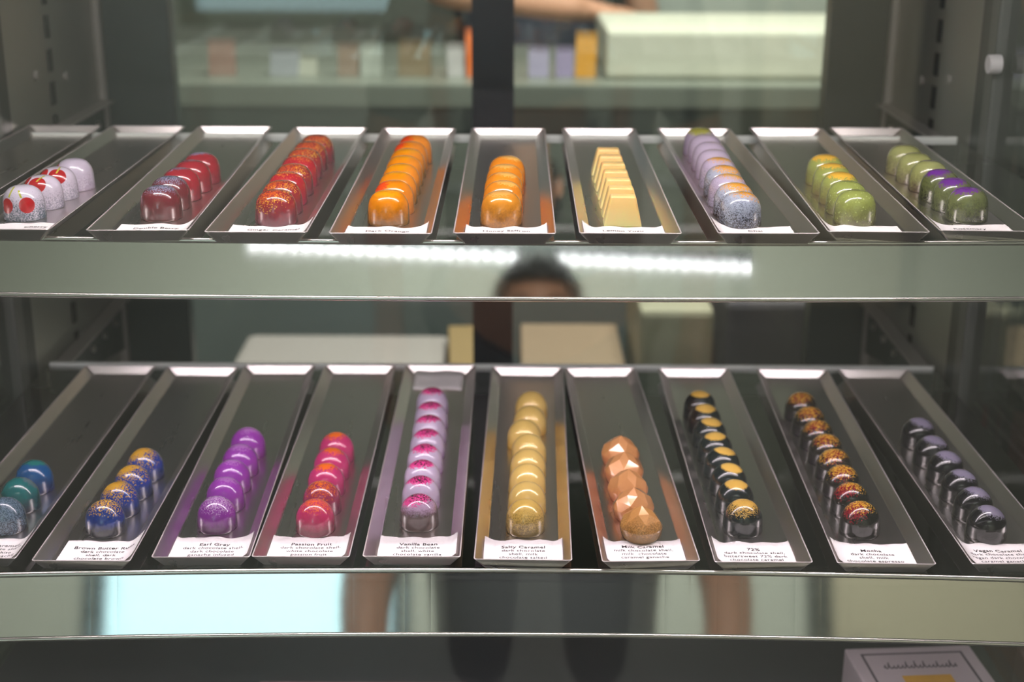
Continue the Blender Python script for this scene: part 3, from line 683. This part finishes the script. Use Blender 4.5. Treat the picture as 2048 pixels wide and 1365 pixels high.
hs = [.006, .011, .004, .006, .005, .012, .004, .013, .005, .012, .004, .005, .011, .004, .006, .012, .006]
for i, h_ in enumerate(hs):
    x = -.034+i*.0042
    pts += [(x, .030, zt), (x+.0012, .030+h_*.5, zt), (x+.0024, .030+h_*.95, zt), (x+.0014, .030+h_*.5, zt), (x+.0022, .029, zt)]
sp = cu.splines.new('NURBS'); sp.points.add(len(pts)-1)
for i, p_ in enumerate(pts): sp.points[i].co = (*p_, 1)
sp.use_endpoint_u = True; sp.order_u = 3
co = bpy.data.objects.new('script_tmp', cu); COL.objects.link(co)
dg = bpy.context.evaluated_depsgraph_get(); sm = bpy.data.meshes.new_from_object(co.evaluated_get(dg)); bpy.data.objects.remove(co)
link('script_lettering', sm, M_GREYLINE, gb)
px_box('pink_carton', (-.135, 1.085, ZD+.0005), 0, .192, .12, .035, simple('dusty_pink_card', (150, 112, 118), .6), label='low dusty pink carton on the bottom deck, only its rear edge visible', cat='carton')

# ---------------------------------------------------------------- kitchen behind the case
ctr = empty('back_counter', (0, 2.70, 0), label='long grey counter behind the case with goods standing on it', cat='counter')
MB().box((-1.7, -.27, 0), (1.9, .26, Z0+.125)).build('counter_body', simple('counter_front_grey', (108, 116, 114), .45, noise=.12, scale=3), ctr)
MB().box((-1.72, -.31, Z0+.125), (1.92, .28, Z0+.165)).build('countertop', simple('countertop_olive', (112, 116, 106), .35), ctr, .004)
MB().box((-1.7, -.276, Z0-.02), (1.9, -.268, Z0+.075)).build('dark_kick_panel', M_DARK, ctr)
cz = .1655
px_box('storage_bin', (.395, 2.62, cz), 0, .47, .32, .083, simple('pale_bin', (214, 212, 194), .5, noise=.05), .008, label='long pale cream storage bin on the back counter', cat='bin')
px_box('lidded_crate', (.60, 3.55, -.95), 0, .70, .30, 1.235, simple('pale_crate', (176, 182, 172), .5, noise=.05), .006, label='tall pale green cabinet standing behind the cream bin', cat='cabinet')
goods = [(-.505, .045, .055, (138, 108, 96), 'dusty red packet on the back counter, far left'), (-.395, .05, .04, (146, 148, 152), 'pale lilac packet on the back counter'), (-.355, .03, .03, (160, 160, 146), 'tiny cream packet on the back counter'),
         (-.285, .035, .05, (132, 112, 96), 'thin brown packet on the back counter'), (-.245, .035, .05, (156, 160, 150), 'pale mint packet on the back counter'), (-.17, .055, .055, (132, 116, 92), 'tan packet on the back counter'),
         (-.100, .03, .05, (170, 166, 164), 'white packet on the back counter beside the orange one'), (-.062, .04, .075, (220, 108, 40), 'bright orange packet on the back counter'), (.045, .035, .045, (150, 142, 164), 'lilac packet before the person behind the counter'),
         (.09, .03, .045, (138, 126, 154), 'violet packet beside the amber one on the back counter'), (.128, .035, .07, (206, 146, 50), 'amber packet standing by the cream bin')]
for x, w_, h_, c, lab in goods:
    o = empty('snack_packet', W(x, 2.50, cz), random.uniform(-.2, .2), label=lab, cat='packet', group='packets on the back counter')
    V = [(-w_/2, -.015, 0), (w_/2, -.015, 0), (w_/2, .015, 0), (-w_/2, .015, 0), (-w_/2*1.02, -.002, h_), (w_/2*1.02, -.002, h_), (w_/2*1.02, .002, h_), (-w_/2*1.02, .002, h_)]
    F = [(3, 2, 1, 0), (4, 5, 6, 7), (0, 1, 5, 4), (2, 3, 7, 6), (1, 2, 6, 5), (3, 0, 4, 7)]
    link('packet_body', mesh('packet', V, F), simple('packet_colour', c, .4, noise=.1), o)
    MB().box((-w_/2*1.02, -.003, h_-.002), (w_/2*1.02, .003, h_+.006)).build('sealed_top', simple('packet_seal', tuple(int(v*.9) for v in c), .4), o)
# stock bench below the counter line
bn = empty('stock_bench', (0, 2.13, 0), label='low dark bench behind the case carrying cartons', cat='bench')
MB().box((-.62, -.2, Z0-.47), (.58, .2, Z0-.44)).build('bench_top', M_DARK, bn)
for x in (-.58, .54):
    for y in (-.17, .17): MB().box((x-.02, y-.02, 0), (x+.02, y+.02, Z0-.47)).build('leg', M_DARK, bn)
bz = -.4395
px_box('white_carton', (-.272, 2.12, bz), 0, .335, .28, .208, simple('white_carton_card', (166, 156, 152), .6, noise=.05, scale=6), .012, label='big white carton with rounded edges on the low bench, behind the left door', cat='carton')
px_box('brown_carton', (-.075, 2.10, bz), R(3), .045, .25, .235, simple('brown_card', (150, 124, 84), .7), .003, label='narrow brown carton between the white carton and the centre bar', cat='carton')
px_box('tan_carton', (.095, 2.16, bz), 0, .16, .22, .225, simple('tan_card', (146, 124, 102), .7, noise=.06), .004, label='tan carton on the low bench right of the centre bar', cat='carton')
px_box('pale_carton', (.125, 2.00, bz), R(-4), .07, .07, .205, simple('pale_pink_card', (214, 190, 176), .6), .004, label='small pale pink carton before the tan carton', cat='carton')
px_box('grey_bin', (.245, 2.13, bz), 0, .11, .25, .33, simple('grey_beige_bin', (166, 160, 138), .5, noise=.06), .01, label='grey beige bin beside the tan carton on the low bench', cat='bin')
px_box('dark_bin', (.39, 2.14, bz), 0, .14, .25, .34, simple('plum_grey_bin', (84, 78, 84), .5), .01, label='dark plum grey bin at the right of the low bench', cat='bin')
# goods seen through the right side glass
rk = empty('side_rack', (.97, 2.0, 0), label='dark wire rack standing right of the case', cat='rack')
for zz in (.35, .60, .95, 1.3): MB().box((-.35, -.3, zz-.012), (.35, .3, zz)).build('rack_shelf', M_DARK2, rk)
for x in (-.34, .34):
    for y in (-.29, .29): MB().box((x-.012, y-.012, 0), (x+.012, y+.012, 1.7)).build('leg', M_DARK2, rk)
for i, (x, z, c, lab) in enumerate((( .71, .60, (130, 44, 44), 'dark red tin on the side rack'), (.71, .35, (176, 112, 44), 'ochre tin on the lowest rack shelf'), (.89, .60, (110, 70, 60), 'brown tin beside the red one on the rack'),
        (.71, .95, (120, 104, 90), 'grey brown tin on the upper rack shelf'), (.89, .35, (150, 80, 40), 'rust coloured tin on the lowest rack shelf'))):
    o = empty('storage_tin', (x, 1.86, z), 0, label=lab, cat='tin', group='tins on the side rack')
    MB().tube((0, 0, 0), (0, 0, .17), .08, 28).build('tin_body', simple('tin_paint', c, .5), o)
    MB().tube((0, 0, .17), (0, 0, .19), .083, 28).build('lid', M_DARK, o)

# ---------------------------------------------------------------- people
M_SKIN = simple('skin', (206, 152, 122), .5, noise=.04); M_SHIRT = simple('navy_shirt', (52, 58, 70), .8, noise=.1)
M_HAIR = simple('dark_hair', (26, 22, 22), .5, noise=.2, scale=80); M_TROUSER = simple('black_trousers', (52, 54, 60), .8)
def skin_body(name, pts, edges, mat, parent, root=0, sub=2):
    me = bpy.data.meshes.new(name); me.from_pydata([p[0] for p in pts], edges, []); me.update()
    o = bpy.data.objects.new(name, me); COL.objects.link(o)
    md = o.modifiers.new('s', 'SKIN'); sk = me.skin_vertices[0].data
    for i, p in enumerate(pts):
        r_ = p[1]; sk[i].radius = r_ if isinstance(r_, tuple) else (r_, r_); sk[i].use_root = (i == root)
    md.use_smooth_shade = True
    o.modifiers.new('d', 'SUBSURF').levels = sub; o.modifiers['d'].render_levels = sub
    dg = bpy.context.evaluated_depsgraph_get(); m2 = bpy.data.meshes.new_from_object(o.evaluated_get(dg))
    bpy.data.objects.remove(o); m2.shade_smooth()
    return link(name, m2, mat, parent)
def hand_pts(wrist, d, up, side, sc=1.0):
    """Palm and five curled fingers from the wrist along d; side is the thumb's side."""
    P = [(wrist, .026*sc), (wrist+d*.045*sc, (.036*sc, .016*sc)), (wrist+d*.085*sc, (.038*sc, .014*sc))]; E = [(0, 1), (1, 2)]
    for k, (o_, ln) in enumerate(((-.027, .062), (-.009, .074), (.009, .070), (.026, .056))):
        b = len(P); root = wrist+d*.088*sc-side*o_*sc
        P += [(root, .0095*sc), (root+d*ln*.5*sc-up*.008*sc, .0088*sc), (root+d*ln*.85*sc-up*.026*sc, .0078*sc)]; E += [(2, b), (b, b+1), (b+1, b+2)]
    b = len(P); root = wrist+d*.028*sc+side*.030*sc
    P += [(root, .012*sc), (root+d*.030*sc+side*.022*sc, .0105*sc), (root+d*.058*sc+side*.026*sc-up*.01*sc, .009*sc)]; E += [(1, b), (b, b+1), (b+1, b+2)]
    return P, E
def person(loc, rz, arms, label, height=1.66, shirt=None, trousers=None):
    """arms: two lists (shoulder, elbow, wrist, palm up) in the person's own frame, facing -Y."""
    o = empty('person', loc, rz, label=label, cat='person'); h = height
    V_ = Vector
    pts = [(V_((0, 0, h*.53)), (.15, .105)), (V_((0, 0, h*.60)), (.135, .095)), (V_((0, -.005, h*.70)), (.155, .105)), (V_((0, 0, h*.79)), (.165, .10)), (V_((0, .005, h*.835)), (.075, .065)), (V_((0, 0, h*.865)), (.052, .052)),
           (V_((0, -.012, h*.895)), (.056, .066)), (V_((0, -.008, h*.935)), (.072, .088)), (V_((0, .0, h*.972)), (.070, .084)), (V_((0, .0, h*.990)), (.045, .055))]
    E = [(i, i+1) for i in range(9)]
    for sx in (-1, 1):
        b = len(pts); pts += [(V_((sx*.09, 0, h*.49)), .088), (V_((sx*.095, -.01, h*.28)), .058), (V_((sx*.10, .015, h*.05)), .036), (V_((sx*.105, -.10, .03)), (.040, .028))]
        E += [(0, b), (b, b+1), (b+1, b+2), (b+2, b+3)]
    for sx, (el, wr) in zip((-1, 1), arms):
        sh = V_((sx*.185, 0, h*.805)); b = len(pts)
        pts += [(sh, .052), (el, .038), (wr, .027)]; E += [(3, b), (b, b+1), (b+1, b+2)]
        d = (wr-el).normalized(); up = V_((0, 0, 1)); side = d.cross(up).normalized()*(-sx)
        if abs(d.z) > .8: up = V_((0, 1, 0)); side = V_((0, -1, 0))
        hp, he = hand_pts(wr+d*.02, d, up, side)
        c = len(pts); pts += hp; E += [(b+2, c)]+[(i+c, j+c) for i, j in he]
    # nose, ears
    body = skin_body('body', pts, E, M_SKIN, o)
    def face_bit(nm, V0, r_, mat, sc=(1, 1, 1)):
        bm = bmesh.new(); bmesh.ops.create_uvsphere(bm, u_segments=20, v_segments=12, radius=r_)
        for v in bm.verts: v.co = V_((v.co.x*sc[0], v.co.y*sc[1], v.co.z*sc[2]))+V0
        me = bpy.data.meshes.new(nm); bm.to_mesh(me); bm.free(); me.shade_smooth(); return link(nm, me, mat, o)
    ez = h*.935
    for sx in (-1, 1):
        face_bit('eye', V_((sx*.031, -.086, ez)), .012, M_HOUSING); face_bit('pupil', V_((sx*.031, -.0945, ez)), .0055, M_HAIR)
        face_bit('eyebrow', V_((sx*.031, -.094, ez+.022)), .016, M_HAIR, (1, .4, .22)); face_bit('ear', V_((sx*.078, .0, ez-.004)), .022, M_SKIN, (.4, .8, 1.3))
    face_bit('nose', V_((0, -.098, ez-.028)), .015, M_SKIN, (.8, 1.1, 1.5)); face_bit('mouth', V_((0, -.086, ez-.062)), .020, simple('lips', (170, 92, 84), .5), (1, .4, .3))
    # hair: a cap over the skull, open at the face
    bm = bmesh.new(); bmesh.ops.create_uvsphere(bm, u_segments=36, v_segments=24, radius=1)
    kill = [v for v in bm.verts if (v.co.y < -.25 and v.co.z < .28) or v.co.z < -.75]
    bmesh.ops.delete(bm, geom=kill, context='VERTS')
    rr = random.Random(5)
    for v in bm.verts:
        k = 1+.03*math.sin(v.co.x*17+v.co.z*9)+rr.uniform(-.01, .01)
        v.co = V_((v.co.x*.088*k, v.co.y*.106*k+.006, v.co.z*.112*k+h*.945))
    me = bpy.data.meshes.new('hair'); bm.to_mesh(me); bm.free(); me.shade_smooth()
    hr = link('hair', me, M_HAIR, o); md = hr.modifiers.new('t', 'SOLIDIFY'); md.thickness = .008
    # shirt and trousers follow the body
    sp_ = [(p[0], tuple(q*1.13+.006 for q in p[1])) for p in pts[:4]]+[(V_((0, .005, h*.822)), (.085, .075))]
    se = [(0, 1), (1, 2), (2, 3), (3, 4)]
    for sx, (el, wr) in zip((-1, 1), arms):
        sh = V_((sx*.185, 0, h*.805)); b = len(sp_)
        sp_ += [(sh, .064), (sh.lerp(el, .75), .054)]; se += [(3, b), (b, b+1)]
    skin_body('shirt', sp_, se, shirt or M_SHIRT, o)
    tp = [(V_((0, 0, h*.55)), (.165, .115))]; te = []
    for sx in (-1, 1):
        b = len(tp); tp += [(V_((sx*.09, 0, h*.49)), .098), (V_((sx*.095, -.01, h*.28)), .072), (V_((sx*.10, .012, h*.07)), .056)]; te += [(0, b), (b, b+1), (b+1, b+2)]
    skin_body('trousers', tp, te, trousers or M_TROUSER, o)
    for sx in (-1, 1):
        sh = skin_body('shoe', [(V_((sx*.105, .03, .05)), .048), (V_((sx*.105, -.06, .045)), (.046, .042)), (V_((sx*.105, -.14, .038)), (.04, .03))], [(0, 1), (1, 2)], M_DARK2, o)
    return o
v = Vector
# someone working behind the counter, reaching to the right
person((.03, 3.20, 0), 0, [(v((-.20, -.20, 1.22)), v((.09, -.30, 1.195))), (v((.27, .06, 1.12)), v((.26, .02, .86)))],
       'person in a dark navy shirt behind the counter, bare forearm reaching to the right', 1.74)
# the photographer, whose head the upper rail mirrors
person((.048, -.29, 0), R(180), [(v((-.25, .02, 1.02)), v((-.24, -.03, .80))), (v((.25, .02, 1.02)), v((.24, -.03, .80)))],
       'person with dark hair and slate shirt standing before the case, mirrored in the upper rail', 1.570, simple('slate_shirt', (96, 100, 106), .8), simple('grey_trousers', (92, 92, 94), .8))

# ---------------------------------------------------------------- lamps of the shop
pl = empty('pendant_lamp', (-.02, -2.04, Z0+1.168), math.atan2(-.20, 1.69), label='long linear pendant lamp with a row of bright led dots, mirrored in the rail', cat='pendant lamp')
MB().box((-.86, -.03, .012), (.86, .03, .05)).build('housing', M_DARK, pl, .003)
m = MB()
for i in range(40):
    x = -.845+i*1.69/39; m.tube((x, 0, -.004), (x, 0, .012), .0055, 10)
m.build('led_row', M_LEDDOT, pl)
for x in (-.7, .7): MB().tube((x, 0, .05), (x, 0, ZC-Z0-1.15), .003, 8).build('hanging_cord', M_DARK2, pl)
for i, (x, y) in enumerate(((-.9, .1), (.9, .1), (0.35, -.6), (-1.4, -1.3), (1.5, -1.4))):
    o = empty('downlight', (x, y, ZC), label=['round ceiling downlight left above the case front', 'round ceiling downlight right above the case front', 'round ceiling downlight behind the photographer', 'round ceiling downlight near the window', 'round ceiling downlight near the door'][i], cat='downlight', group='ceiling downlights')
    MB().tube((0, 0, -.012), (0, 0, 0), .055, 24).build('trim_ring', M_HOUSING, o); MB().tube((0, 0, -.016), (0, 0, -.012), .042, 24).build('lens', M_DOWN, o)
